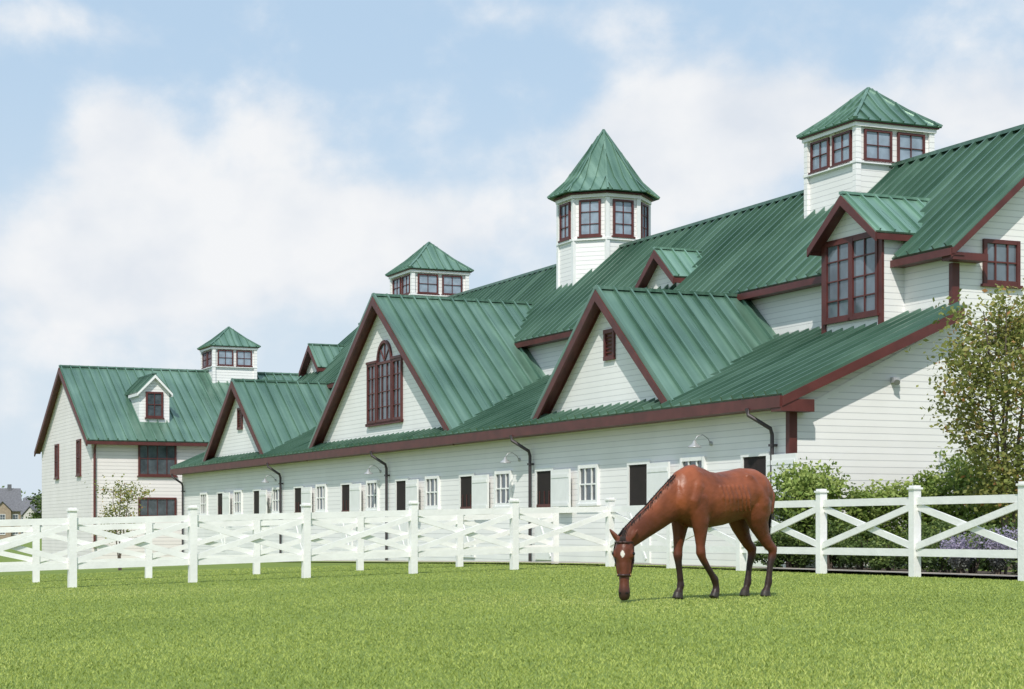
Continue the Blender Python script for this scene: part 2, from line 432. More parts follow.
window(barn, V((5.5,0,6.78)), HS, OU, 1.0, 1.0, 3, 2, M_MAR, glass=M_MIDGLASS)
for i in range(9):
    uw = 4.1 + 5.43*i
    window(barn, V((0,uw,2.0)), HU, OS, 1.12, 1.0, 3, 2, M_WHITE, border=.09, mun=.04)
for i in range(9):
    ud = 1.37 + 5.43*i
    fr = MB()
    for sg in (-1,1): fr.obox(V((0,ud+sg*.54,1.22))+OS*.02, HU, OS, .045, .02, 1.20)
    fr.obox(V((0,ud,2.46))+OS*.022, HU, OS, .585, .022, .045)
    d = fr.build('stall_door', M_WHITE, barn)
    op = MB(); op.obox(V((0,ud,1.86))+OS*.006, HU, OS, .49, .006, .555); op.build('shade_panel', M_DARK, d)  # flat dark panel on the wall, painted shade of the stall inside
    lf = MB(); lf.obox(V((0,ud,.66))+OS*.02, HU, OS, .485, .02, .64)
    lf.bar((-.046,ud-.42,.1),(-.046,ud+.42,1.2),.08,.02, up=V((1,0,0))); lf.build('lower_leaf', M_WHITE, d)
    if i % 3 != 1:
        rb = MB(); rb.obox(V((0,ud,1.42))+OS*.03, HU, OS, .485, .006, .10)
        for q in range(3): rb.obox(V((0,ud-.3+.3*q,1.70))+OS*.03, HU, OS, .010, .006, .18)
        rb.build('stall_guard', M_MAR, d)
    ul = MB(); an = math.radians((1.5, 4, 2.5)[i%3]); wl = .62
    Hd = V((-math.sin(an), -math.cos(an), 0)); Od = V((Hd.y, -Hd.x, 0))
    ul.obox(V((-.10,ud-.61,1.86))+Hd*wl, Hd, Od, wl, .025, .56)
    sgn = 1 if Od.x < 0 else -1
    for z in (1.5, 2.25): ul.obox(V((-.10,ud-.61,z))+Hd*wl+Od*(sgn*.031), Hd, Od, wl-.05, .006, .05)
    ul.build('upper_leaf', M_WHITE, d)
for u in (.55, 13.0, 24.3, 36.0, 51.0):
    p = MB(); p.tube([(-.52,u+.35,3.42),(-.50,u+.32,3.28),(-.14,u,2.98),(-.10,u,2.85),(-.10,u,1.2),(-.10,u,-.3)], .045, 10)
    for z in (2.6,1.2): p.box((-.16,u-.06,z),(-.002,u+.06,z+.05))
    p.build('downpipe', M_PIPE, barn)
def wall_lamp(par, s, u, z, O=V((-1,0,0))):
    p = MB(); b = V((s,u,z)); k = .8
    p.tube([b+O*.0, b+O*.04], .05, 12)
    p.tube([b+O*.03, b+O*.12*k+V((0,0,.14*k)), b+O*.28*k+V((0,0,.24*k)), b+O*.46*k+V((0,0,.2*k)), b+O*.55*k+V((0,0,.06*k))], .012, 8)
    p.tube([b+O*.55*k+V((0,0,.06)), b+O*.55*k, b+O*.55*k+V((0,0,-.08)), b+O*.55*k+V((0,0,-.10))], [.03,.05,.15,.165], 16)
    p.build('wall_lamp', M_LAMP, par, smooth=True)
for u in (3.3, 13.9, 25.1, 36.9): wall_lamp(barn, 0, u, 2.78)
lf = MB(); lf.box((2.55,-.12,4.0),(2.72,-.002,4.12)); lf.tube([(2.63,-.12,4.06),(2.58,-.2,4.0)],[.05,.07],10); lf.build('flood_lamp', M_LAMP, barn)

# ------------------------------------------------------------------ the house beyond
o_k = world(-3.2, 56, 0)
house = empty('stable_house', o_k, ANG)
tag(house, 'two-storey white clapboard house with green metal roof, left of the long stable', 'house')
W, Dp, ZKE, ZKR = 13.0, 12.9, 5.35, 9.1
w = MB(); w.prism([(0,0,-1),(0,Dp,-1),(0,Dp,ZKE),(0,Dp/2,ZKR-.15),(0,0,ZKE)], (W,0,0)); w.build('wall', M_SIDEP, house)
r = MB(); sk = (ZKR-ZKE)/(Dp/2)
for sg, ue in ((-1,-.4),(1,Dp+.4)):
    z_ = ZKE - .4*sk
    metal_plane(r, [(-.3,ue,z_),(W+.4,ue,z_),(W+.4,Dp/2,ZKR),(-.3,Dp/2,ZKR)], (0,sg,-sk))
r.bar((-.31,Dp/2,ZKR+.02),(W+.4,Dp/2,ZKR+.02),.25,.08); r.build('roof', M_ROOFX, house)
t = MB(); z_ = ZKE-.4*sk-.07
t.box((-.3,-.44,z_-.15),(W+.4,-.38,z_)); t.box((-.3,-.38,z_-.14),(W+.4,-.002,z_-.10)); t.build('eave_fascia', M_MAR, house)
t = MB()
for ue in (-.4, Dp+.4):
    t.prism([(-.34,ue,z_),(-.34,Dp/2,ZKR-.07),(-.34,Dp/2,ZKR-.36),(-.34,ue,z_-.24)], (.06,0,0))
    t.prism([(-.28,ue,z_-.06),(-.28,Dp/2,ZKR-.14),(-.002,Dp/2,ZKR-.14),(-.002,ue,z_-.06)], (0,0,-.04))
t.build('rake_board', M_MAR, house)
window(house, V((3.13,0,4.28)), HS, OU, 1.85, 1.65, 4, 2, M_MAR)
window(house, V((0,2.9,4.4)), HU, OS, .95, 1.75, 2, 2, M_MAR); window(house, V((0,8.5,4.4)), HU, OS, .95, 1.75, 2, 2, M_MAR)
window(house, V((8.6,0,4.28)), HS, OU, 1.85, 1.65, 4, 2, M_MAR)
window(house, V((3.13,0,1.95)), HS, OU, 1.85, .95, 4, 1, M_MAR)
t = MB(); t.tube([(.12,-.42,5.0),(.12,-.1,4.7),(.12,-.1,0)], .06, 8); t.build('downpipe', M_MAR, house)
dormer(house, (3.3,1.3,0), HS, V((0,1,0)), .74, 7.55, 8.45, 6.0, 3.2, ov=.2, win=(.85,1.25,6.95,2,2), trim=False, tmat=M_WHITE, barge=.12, rmat=M_ROOF)
cupola(house, 8.45, Dp/2, 1.1, 7.2, 10.35, 11.45)

# ------------------------------------------------------------------ ground
def g(x, y):
    t = 2.0 - x
    z = -.03*(math.log1p(math.exp(max(-30, min(30, t*1.2))))/1.2)
    return max(z, -.75)
def gridmesh(name, xs, ys, mat, dz=0.0, zf=g):
    vs = [(x, y, zf(x, y)+dz) for y in ys for x in xs]; nx = len(xs)
    fs = [(j*nx+i, j*nx+i+1, (j+1)*nx+i+1, (j+1)*nx+i) for j in range(len(ys)-1) for i in range(nx-1)]
    me = bpy.data.meshes.new(name); me.from_pydata(vs, [], fs); me.materials.append(mat)
    for p in me.polygons: p.use_smooth = True
    o = bpy.data.objects.new(name, me); COL.objects.link(o); return o
mg, nt, b = newmat('lawn')
tc = N(nt, 'ShaderNodeTexCoord')
n1 = N(nt, 'ShaderNodeTexNoise'); n1.inputs['Scale'].default_value = .35; n1.inputs['Detail'].default_value = 4; L(nt, tc.outputs['Object'], n1.inputs['Vector'])
n2 = N(nt, 'ShaderNodeTexNoise'); n2.inputs['Scale'].default_value = 14; n2.inputs['Detail'].default_value = 4; L(nt, tc.outputs['Object'], n2.inputs['Vector'])
mx = N(nt, 'ShaderNodeMath', operation='ADD'); L(nt, n1.outputs[0], mx.inputs[0]); L(nt, n2.outputs[0], mx.inputs[1])
hf = N(nt, 'ShaderNodeMath', operation='MULTIPLY'); L(nt, mx.outputs[0], hf.inputs[0]); hf.inputs[1].default_value = .5
L(nt, ramp(nt, hf.outputs[0], [(.35,(.14,.19,.045)),(.5,(.175,.235,.055)),(.65,(.21,.27,.075))]), b.inputs['Base Color']); b.inputs['Roughness'].default_value = .9
b.inputs['Specular IOR Level'].default_value = .1
xs = [-3000,-800,-300,-150,-80] + list(range(-50,51,1)) + [80,150,300,800,3000]
ys = [-300,-60,-20] + list(range(-5,91,2)) + [120,200,400,1000,4000]
tag(gridmesh('ground', xs, ys, mg), 'mown green paddock lawn running to the horizon', 'ground', kind='structure')

CORNER = (2.22,43.3,0); REND = (8.05,30.0,0)
FC = V(CORNER); FR = (V(REND)-FC); rl = FR.length; FR = FR/rl; FN = V((-FR.y, FR.x, 0))
def strip(name, a, dr, nr, t0, t1, d0, d1, mat, dz, label):
    vs = []; fs = []; n = 60
    for i in range(n+1):
        t = t0 + (t1-t0)*i/n
        for dd_ in (d0, d1):
            p = a + dr*t + nr*dd_; vs.append((p.x, p.y, g(p.x,p.y)+dz))
        if i: k = 2*i; fs.append((k-2,k-1,k+1,k))
    me = bpy.data.meshes.new(name); me.from_pydata(vs, [], fs); me.materials.append(mat)
    o = bpy.data.objects.new(name, me); COL.objects.link(o)
    bm = bmesh.new(); bm.from_mesh(me); bmesh.ops.recalc_face_normals(bm, faces=bm.faces); bm.to_mesh(me); bm.free()
    return tag(o, label, 'path', kind='structure')
strip('path', FC, FR, FN, -30, 22, .25, 1.0, M_PATH, .055, 'pale paved edging strip behind the white fence')
M_MULCH = plain('mulch', (.06,.042,.03), .95, var=.4, scale=25, bump=.8)
strip('planting_bed', FC, FR, FN, 4.8, 22, 1.01, 3.4, M_MULCH, .03, 'dark planting bed below the gable end')['category'] = 'bed'

# ------------------------------------------------------------------ grass blades
def blades():
    n = 580000
    y0, y1 = 8.0, 56.0
    Y = y0*np.exp(rng.random(n)*math.log(y1/y0)); X = (rng.random(n)*2-1)*(.31*Y+1.5)
    s = CY*(X-XC)+SY*(Y-YC); u = -SY*(X-XC)+CY*(Y-YC)
    k = ~((s > -.6) & (u > -.8)); dd_ = (X-FC.x)*FN.x+(Y-FC.y)*FN.y; tt = (X-FC.x)*FR.x+(Y-FC.y)*FR.y
    k &= ~((dd_ > .2) & (dd_ < 1.05) & (tt > -1)); k &= ~((dd_ > .95) & (tt > 4.6)); X, Y = X[k], Y[k]; n = len(X)
    t = 2.0-X; Z = np.maximum(-.03*np.log1p(np.exp(np.clip(t*1.2,-30,30)))/1.2, -.75)-.004
    h = (.009+.017*rng.random(n)); h[rng.random(n) < .010] *= 1.9
    wd = (.0013+.0011*rng.random(n))*(1+Y/10)
    a = rng.random(n)*2*math.pi; lean = (rng.random((n,2))-.5)*h[:,None]*2.0
    v = np.zeros((n,3,3)); base = np.stack([X,Y,Z],1)
    dv = np.stack([np.cos(a)*wd, np.sin(a)*wd, np.zeros(n)],1)
    v[:,0] = base-dv; v[:,1] = base+dv; v[:,2] = base+np.concatenate([lean, h[:,None]],1)
    me = bpy.data.meshes.new('grass'); me.vertices.add(n*3); me.loops.add(n*3); me.polygons.add(n)
    me.vertices.foreach_set('co', v.ravel()); me.loops.foreach_set('vertex_index', np.arange(n*3, dtype=np.int32))
    me.polygons.foreach_set('loop_start', np.arange(0, n*3, 3, dtype=np.int32)); me.update(calc_edges=True)
    patch = .5+.25*np.sin(X*.55+1.3*np.sin(Y*.35))+.25*np.sin(Y*.6+np.sin(X*.8)*1.4)
    tint = np.clip(.36*patch+.64*rng.random(n), 0, 1)
    t3 = np.repeat(tint, 3); t3[0::3] *= .88; t3[1::3] *= .88
    at = me.attributes.new('tint', 'FLOAT', 'POINT'); at.data.foreach_set('value', t3.astype(np.float32))
    me.materials.append(foliage('grass_blades', [(0,(.185,.25,.05)),(.45,(.30,.37,.075)),(.8,(.43,.48,.12)),(1,(.58,.57,.25))], 0, .6))
    o = bpy.data.objects.new('grass', me); COL.objects.link(o)
    tag(o, 'short mown green grass covering the paddock', 'grass', kind='stuff')
blades()

# ------------------------------------------------------------------ fences
def fence(name, label, a, b, n, ext0=0, ext1=0, H=1.5, first=True):
    a = V(a); b = V(b); st = (b-a)/n; d = st.normalized(); q = V((-d.y,d.x,0))
    root = empty(name, (a.x,a.y,g(a.x,a.y))); tag(root, label, 'fence', 'white crossbuck paddock fences')
    off = root.location; dh = H-1.5
    P = []
    for i in range(-ext0, n+1+ext1):
        p = a + st*i; P.append(V((p.x,p.y,g(p.x,p.y))))
    for i, p in enumerate(P):
        if i == 0 and not first: continue
        m = MB(off)
        m.obox(p+V((0,0,H/2-.1)), d, q, .075, .075, H/2+.1)
        m.obox(p+V((0,0,H+.015)), d, q, .098, .098, .017)
        m.obox(p+V((0,0,H+.048)), d, q, .07, .07, .018)
        m.build('post', M_FENCE, root)
    for i in range(len(P)-1):
        p, r_ = P[i]+d*.077, P[i+1]-d*.077; Z = V((0,0,1))
        for z, nm in ((1.30+dh*.6,'top_rail'),(.42,'bottom_rail')):
            m = MB(off); m.bar(p+Z*z, r_+Z*z, .045, .13); m.build(nm, M_FENCE, root)
        for k_, (z0, z1) in enumerate(((.52,1.2+dh*.6),(1.2+dh*.6,.52))):
            m = MB(off); o_ = q*(.024 if k_ else -.024)
            m.bar(p+Z*z0+o_, r_+Z*z1+o_, .04, .115); m.build('cross_brace', M_FENCE, root)
    return root
fence('paddock_fence', 'white crossbuck fence run on the left, nearest the lawn, ending behind the horse', (-8.63,37.5,0), CORNER, 5, ext0=2)
fence('paddock_fence', 'white crossbuck fence run from behind the horse to the right edge', CORNER, REND, 5, ext1=2, first=False)
fence('paddock_fence', 'second white crossbuck fence seen behind the left run, further back', (-10.96,44,0), (1.1,48.7,0), 5, ext0=2, H=1.38)

# ------------------------------------------------------------------ foliage
def leaf_mesh(name, C, size, mat, tint, aspect=.5, upbias=.3):
    n = len(C); a = rng.normal(size=(n,3)); a[:,2] *= .7; a /= np.linalg.norm(a,axis=1)[:,None]
    nrm = rng.normal(size=(n,3)); nrm[:,2] += upbias*2; b_ = np.cross(a, nrm); b_ /= np.linalg.norm(b_,axis=1)[:,None]+1e-9
    l = size*(.6+.8*rng.random(n)); wv = l*aspect
    v = np.zeros((n,4,3)); v[:,0] = C-a*l[:,None]/2; v[:,2] = C+a*l[:,None]/2
    v[:,1] = C+b_*wv[:,None]/2; v[:,3] = C-b_*wv[:,None]/2
    me = bpy.data.meshes.new(name); me.vertices.add(n*4); me.loops.add(n*4); me.polygons.add(n)
    me.vertices.foreach_set('co', v.ravel()); me.loops.foreach_set('vertex_index', np.arange(n*4, dtype=np.int32))
    me.polygons.foreach_set('loop_start', np.arange(0,n*4,4,dtype=np.int32)); me.update(calc_edges=True)
    at = me.attributes.new('tint','FLOAT','POINT'); at.data.foreach_set('value', np.repeat(np.clip(tint,0,1),4).astype(np.float32))
    me.materials.append(mat); return me
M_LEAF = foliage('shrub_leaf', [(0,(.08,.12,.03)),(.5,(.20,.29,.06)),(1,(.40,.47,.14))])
M_DLEAF = foliage('dark_leaf', [(0,(.035,.06,.02)),(.6,(.11,.17,.045)),(1,(.24,.31,.09))])
M_TLEAF = foliage('tree_leaf', [(0,(.14,.17,.045)),(.5,(.28,.31,.085)),(.8,(.40,.37,.12)),(1,(.44,.22,.09))], .4)
M_LAV = foliage('lavender_flower', [(0,(.14,.17,.10)),(.35,(.26,.24,.32)),(1,(.48,.42,.58))])
def clump(n, R, H, nb=12, hi=.88):
    cs = []; tt = []
    for i in range(nb):
        a = random.uniform(0,6.28); rr = R*.72*math.sqrt(random.random()); cz = H*random.uniform(.2,hi)
        rad = R*random.uniform(.18,.42); m = n//nb
        d = rng.normal(size=(m,3)); d /= np.linalg.norm(d,axis=1)[:,None]
        q = rad*(.4+.95*rng.random(m)**.8)
        p = d*q[:,None]; p[:,2] *= 1.1
        p += np.array([rr*math.cos(a), rr*math.sin(a), cz]); p[:,2] = np.clip(p[:,2], .02, None)
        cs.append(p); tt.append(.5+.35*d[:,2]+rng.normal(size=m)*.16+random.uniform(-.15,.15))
    return np.concatenate(cs), np.concatenate(tt)
def stems(R, H, n=9):
    m = MB()
    for i in range(n):
        a = random.uniform(0,6.28); r1 = R*random.uniform(.2,.6)
        m.tube([(.05*math.cos(a),.05*math.sin(a),-.05),(r1*.5*math.cos(a),r1*.5*math.sin(a),H*.35),(r1*math.cos(a),r1*math.sin(a),H*.7)],[.02,.014,.006],5)
    return m
def plant_proto(n, R, H, mat, leaf, nb=12, aspect=.5):
    c, t = clump(n, R, H, nb); me = leaf_mesh('foliage', c, leaf, mat, t, aspect)
    so = stems(R, H).build('stem', M_BARK); sm = so.data; bpy.data.objects.remove(so)
    return me, sm
def put_plant(name, proto, x, y, label, group, sc=1.0, rz=0.0, cat='shrub', z=None):
    r_ = empty(name, (x,y,g(x,y)+.02 if z is None else z), rz); r_.scale = (sc, sc, sc*random.uniform(.9,1.12)); tag(r_, label, cat, group)
    for nm, me in zip(('foliage','stem'), proto):
        o = bpy.data.objects.new(nm, me); COL.objects.link(o); o.parent = r_
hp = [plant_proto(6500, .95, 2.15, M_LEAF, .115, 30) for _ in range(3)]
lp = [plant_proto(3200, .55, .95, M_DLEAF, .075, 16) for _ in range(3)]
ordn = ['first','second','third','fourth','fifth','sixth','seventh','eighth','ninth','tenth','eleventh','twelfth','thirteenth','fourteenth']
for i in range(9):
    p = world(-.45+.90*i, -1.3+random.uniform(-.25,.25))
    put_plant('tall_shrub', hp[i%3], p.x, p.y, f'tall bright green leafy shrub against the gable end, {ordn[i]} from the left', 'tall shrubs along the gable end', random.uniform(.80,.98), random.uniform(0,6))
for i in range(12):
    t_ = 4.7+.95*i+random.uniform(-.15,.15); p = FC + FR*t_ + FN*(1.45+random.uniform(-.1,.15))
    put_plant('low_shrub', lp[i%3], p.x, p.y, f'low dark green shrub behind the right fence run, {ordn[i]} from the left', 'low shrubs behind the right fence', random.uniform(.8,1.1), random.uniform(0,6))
c = []; t = []
for i in range(260):
    a = random.uniform(0,6.28); rr = .38*math.sqrt(random.random()); hh = random.uniform(.5,.85)
    for k in range(9):
        f = k/8; c.append((rr*math.cos(a)*(.4+.8*f), rr*math.sin(a)*(.4+.8*f), hh*(.25+.75*f))); t.append(.1+.25*f if f < .6 else .6+.4*random.random())
lv = (leaf_mesh('foliage', np.array(c)+rng.normal(size=(len(c),3))*.012, .06, M_LAV, np.array(t), .45), stems(.3,.5).build('stem', M_BARK)); so = lv[1]; lv = (lv[0], so.data); bpy.data.objects.remove(so)
for i in range(5):
    p = FC + FR*(11.4+.85*i) + FN*(1.12+.12*(i%2))
    put_plant('lavender', lv, p.x, p.y, f'purple flowering lavender clump behind the right fence, {ordn[i]} from the left', 'lavender clumps', random.uniform(.85,1.1), random.uniform(0,6), cat='lavender')

def tree(name, x, y, Ht, R, nl, leaf, mat, label, z0=.35, nb=26, gap=.5, stems_n=3, z=None, spread=.13, asp=.6):
    r_ = empty(name, (x,y,g(x,y) if z is None else z)); tag(r_, label, 'tree')
    tr = MB(); tips = []
    for k in range(stems_n):
        a = 6.28*k/stems_n+random.uniform(-.4,.4); lean = R*.35 if stems_n > 1 else R*.08
        path = [V((.04*math.cos(a),.04*math.sin(a),-.1))]
        for j in range(1,7):
            f = j/6; path.append(V((lean*f*math.cos(a)+random.uniform(-.04,.04), lean*f*math.sin(a)+random.uniform(-.04,.04), Ht*.9*f)))
        tr.tube(path, [Ht*.008*(1-.85*j/6)+.004 for j in range(7)], 7)
        for j in range(nb//stems_n):
            f = random.uniform(z0,.97); i0 = int(f*6); p = path[i0].lerp(path[min(6,i0+1)], f*6-i0)
            an = random.uniform(0,6.28); ln = R*random.uniform(.45,1.0)*math.sin(math.pi*min(1,(f-z0*.55)/(1.12-z0*.55)))**.6
            q = p + V((math.cos(an)*ln, math.sin(an)*ln, ln*random.uniform(.25,.7)))
            m_ = p.lerp(q,.5)+V((0,0,-.06*ln)); tr.tube([p,m_,q],[Ht*.002+.002,Ht*.001+.002,.002],5); tips += [(m_,.6),(q,1),(p.lerp(q,.78),.8)]
    tr.build('trunk', M_BARK, r_)
    cs = []; tt = []
    per = nl//len(tips)
    for p, wgt in tips:
        sg = R*spread*random.uniform(.7,1.4); m = max(3,int(per*random.uniform(gap,1.6)))
        q = rng.normal(size=(m,3))*sg + np.array(p); cs.append(q); tt.append(np.clip(rng.normal(size=m)*.2+random.uniform(.1,.78),0,1))
    me = leaf_mesh('crown', np.concatenate(cs), leaf, mat, np.concatenate(tt), asp)
    o = bpy.data.objects.new('crown', me); COL.objects.link(o); o.parent = r_
tree('small_tree', 9.9, 38.2, 5.75, 1.42, 13500, .105, M_TLEAF, 'young tree with olive and rusty leaves at the right edge', z0=.22, nb=92, stems_n=4, gap=.15, spread=.14)
tree('small_tree', -12.2, 59.5, 2.9, .75, 2200, .08, M_TLEAF, 'small thin-leaved tree standing before the far house', z0=.4, nb=30, gap=.2, spread=.17)

M_GROOF = plain('grey_shingle', (.15,.15,.165), .8, var=.2); M_BRICK = plain('tan_wall', (.36,.28,.21), .8, var=.15); M_GW = plain('pale_wall', (.6,.58,.55), .7)
def far_house(x, y, w_, d_, he, hr, rz, wm, label):
    r_ = empty('distant_house', (x,y,-.75), rz); tag(r_, label, 'house')
    m = MB(); m.prism([(-w_/2,-d_/2,0),(-w_/2,d_/2,0),(-w_/2,d_/2,he),(-w_/2,0,hr-.1),(-w_/2,-d_/2,he)],(w_,0,0))
    m.prism([(-1.8,-d_/2-1.5,0),(1.8,-d_/2-1.5,0),(1.8,-d_/2-1.5,he),(0,-d_/2-1.5,he+1.8),(-1.8,-d_/2-1.5,he)],(0,2.5,0)); m.build('wall', wm, r_)
    m = MB()
    for sg in (-1,1):
        m.prism([(-w_/2-.4,0,hr),(w_/2+.4,0,hr),(w_/2+.4,sg*(d_/2+.5),he-.2),(-w_/2-.4,sg*(d_/2+.5),he-.2)],(0,0,.15))
        m.prism([(0,-d_/2-1.8,he+1.9),(0,-1,he+1.9),(sg*2.2,-1,he-.3),(sg*2.2,-d_/2-1.8,he-.3)],(0,0,.15))
    m.box((w_*.2,-.5,hr-.5),(w_*.2+.8,.5,hr+1.0)); m.build('roof', M_GROOF, r_)
    for hz_ in (.28,.75):
        for xx in (-.36,0,.36):
            yy = -d_/2-(1.5 if xx == 0 else 0)
            window(r_, V((w_*xx,yy,he*hz_)), HS, OU, 1.2, 1.5, 2, 2, M_WHITE)
far_house(-112.5, 420, 8, 8, 6.2, 11.0, .35, M_BRICK, 'distant tan house with grey roof cut by the left edge')
far_house(-111, 452, 9, 8, 5.6, 9.6, -.3, M_GW, 'distant pale house with grey roof just left of the white house')
for i, (x, y, h) in enumerate([(-108,440,9.5),(-122,460,11),(-118,470,9)]):
    tree('distant_tree', x, y, h, 3.6, 2600, .7, M_DLEAF, ['distant green tree right beside the white house','distant green tree behind the tan house at the left edge','distant green tree between the two far houses'][i], z0=.2, nb=30, stems_n=1, z=-.75, spread=.2)

# ------------------------------------------------------------------ the horse
YAW = math.radians(42)
hx, hy = 2.43, 22.6
horse = empty('horse', (hx,hy,g(hx,hy)), math.pi+YAW)
tag(horse, 'glossy bay horse with dark lower legs grazing on the lawn in front of the fence', 'horse')
hb = MB()
T = [(-.86,1.29,.06,.07),(-.82,1.28,.15,.15),(-.74,1.265,.235,.225),(-.61,1.255,.29,.265),(-.43,1.245,.305,.27),(-.23,1.21,.305,.27),(0,1.17,.315,.28),(.2,1.16,.335,.275),(.36,1.18,.36,.25),(.5,1.20,.365,.225),(.62,1.18,.315,.19),(.72,1.15,.22,.165),(.79,1.15,.11,.10)]
hb.ell([((x,0,z),w_,h_) for x,z,h_,w_ in T], n=28)
neck = [((.36,0,1.33),.125,.255),((.58,0,1.25),.12,.25),((.80,-.02,1.11),.10,.215),((1.02,-.05,.955),.088,.178),((1.22,-.08,.825),.082,.15),((1.36,-.10,.73),.08,.13),((1.43,-.11,.66),.074,.10)]
hb.ell(neck)
P0 = V((1.45,-.12,.70)); P1 = V((1.52,-.04,.0)); HD = (P1-P0)
FD = V((.80,.60,0)).normalized(); WD = V((-FD.y, FD.x, 0))
def headst(t, f, w_, d_): return (P0 + HD*t + FD*f, w_*1.15, d_*1.18)
HS_ = [headst(-.03,-.01,.05,.06),headst(.04,0,.076,.092),headst(.16,-.005,.096,.112),headst(.3,-.012,.088,.118),headst(.42,-.005,.068,.100),headst(.58,.010,.052,.078),headst(.72,.016,.048,.064),headst(.84,.018,.058,.066),headst(.93,.012,.056,.060),headst(.98,.0,.040,.045)]
hb.ell(HS_, side=WD)
hb.ell([headst(.10,-.07,.05,.055),headst(.24,-.085,.066,.068),headst(.38,-.06,.046,.048)], side=WD)
hb.ell([headst(.84,-.035,.03,.03),headst(.91,-.045,.036,.034),headst(.97,-.035,.026,.022)], side=WD)
for sg in (-1,1):
    b0 = P0 + WD*(sg*.065) + V((0,0,-.01))
    tip = b0 + V((0,0,.13)) + WD*(sg*.10) + FD*.02
    hb.ell([(b0,.036,.034),(b0.lerp(tip,.35),.042,.028),(b0.lerp(tip,.75),.026,.018),(tip,.007,.007)], n=12)
    c0 = P0+HD*.24+WD*(sg*.098)+FD*.05; hb.ell([(c0-HD*.06,.02,.02),(c0,.028,.032),(c0+HD*.06,.018,.02)], n=12)
    c0 = P0+HD*.36+WD*(sg*.072)+FD*.03; hb.ell([(c0-HD*.12,.013,.018),(c0,.016,.02),(c0+HD*.2,.011,.013)], n=10)
    c0 = P0+HD*.86+WD*(sg*.042)+FD*.058; hb.ell([(c0-HD*.04,.014,.014),(c0,.022,.024),(c0+HD*.04,.014,.014)], n=10)
hoof = lambda x, y: [((x-.02,y,.10),.040,.044),((x,y,.065),.052,.060),((x+.012,y,.0),.064,.076)]
y = -.14
hb.ell([((.47,y,1.2),.10,.18),((.485,y,1.02),.092,.165),((.495,y,.88),.08,.125),((.51,y,.74),.062,.088),((.53,y,.60),.049,.06),((.535,y,.51),.053,.06),((.525,y,.43),.039,.046),((.505,y,.32),.034,.040),((.49,y,.21),.034,.042),((.485,y,.16),.043,.05),((.50,y,.11),.036,.042)]+hoof(.525,y))
y = .14
hb.ell([((.46,y,1.2),.10,.18),((.46,y,1.02),.092,.165),((.455,y,.88),.08,.125),((.45,y,.75),.062,.088),((.45,y,.62),.049,.06),((.445,y,.54),.055,.062),((.41,y,.47),.040,.047),((.33,y,.37),.034,.040),((.25,y,.28),.034,.042),((.205,y,.23),.044,.05),((.185,y,.17),.036,.042),((.18,y,.12),.040,.044),((.19,y,.07),.050,.056),((.23,y,.008),.056,.056)])
for y, dx in ((-.14,-.085),(.14,-.14)):
    hb.ell([((-.53,y*.8,1.27),.12,.22),((-.54,y,1.10),.128,.24),((-.53+dx*.2,y,.96),.112,.195),((-.54+dx*.4,y,.85),.085,.14),((-.58+dx*.6,y,.74),.063,.098),((-.635+dx*.8,y,.64),.050,.075),((-.70+dx,y,.57),.049,.070),((-.69+dx,y,.49),.044,.056),((-.65+dx,y,.38),.034,.043),((-.63+dx,y,.26),.034,.041),((-.62+dx,y,.175),.044,.050),((-.595+dx,y,.11),.036,.042)]+hoof(-.57+dx,y))
for sg in (-1,1):
    hb.ell([((.44,sg*.11,1.46),.05,.06),((.51,sg*.165,1.30),.065,.10),((.58,sg*.16,1.14),.07,.09),((.55,sg*.14,1.0),.055,.07)])
    hb.ell([((.30,sg*.19,1.28),.05,.06),((.35,sg*.19,1.12),.06,.09),((.42,sg*.16,.98),.055,.09)])
    hb.ell([((-.36,sg*.18,1.41),.055,.06),((-.46,sg*.214,1.27),.065,.11),((-.57,sg*.205,1.11),.075,.13),((-.64,sg*.17,.97),.065,.12)])
    hb.ell([((-.75,sg*.10,1.37),.05,.07),((-.79,sg*.13,1.21),.06,.09),((-.75,sg*.14,1.01),.055,.08)])
    hb.ell([((-.30,sg*.175,1.45),.03,.03),((-.36,sg*.20,1.42),.04,.045),((-.42,sg*.20,1.37),.03,.03)])
    for k in range(7):   # faint rib cage
        xr = .20-.075*k
        hb.ell([((xr+.03,sg*.252,1.33),.011,.014),((xr,sg*.281,1.18),.014,.016),((xr-.05,sg*.245,1.02),.011,.014)], n=8)
hb.ell([((.26,0,1.47),.04,.045),((.42,0,1.53),.045,.045),((.58,0,1.46),.04,.045)])
tmp = hb.build('body', M_MAR)
md = tmp.modifiers.new('r','REMESH'); md.mode = 'VOXEL'; md.voxel_size = .0115; md.use_smooth_shade = True
ms = tmp.modifiers.new('s','SMOOTH'); ms.factor = .5; ms.iterations = 6
dg = bpy.context.evaluated_depsgraph_get(); dg.update()
me = bpy.data.meshes.new_from_object(tmp.evaluated_get(dg)); bpy.data.objects.remove(tmp)
me.materials.clear()
mh, nt, b = newmat('bay_coat')
at = N(nt,'ShaderNodeAttribute',attribute_name='coat'); L(nt, at.outputs['Color'], b.inputs['Base Color'])
b.inputs['Specular IOR Level'].default_value = .4
tc = N(nt,'ShaderNodeTexCoord'); n2 = N(nt,'ShaderNodeTexNoise'); n2.inputs['Scale'].default_value = 7; n2.inputs['Detail'].default_value = 4; L(nt, tc.outputs['Object'], n2.inputs['Vector'])
bp = N(nt,'ShaderNodeBump'); bp.inputs['Strength'].default_value = .5; bp.inputs['Distance'].default_value = .035; L(nt, n2.outputs[0], bp.inputs['Height']); L(nt, bp.outputs[0], b.inputs['Normal'])
L(nt, ramp(nt, n2.outputs[0], [(.35,(.40,.40,.40)),(.65,(.62,.62,.62))]), b.inputs['Roughness'])
me.materials.append(mh)
at = me.attributes.new('coat','FLOAT_COLOR','POINT'); cols = []
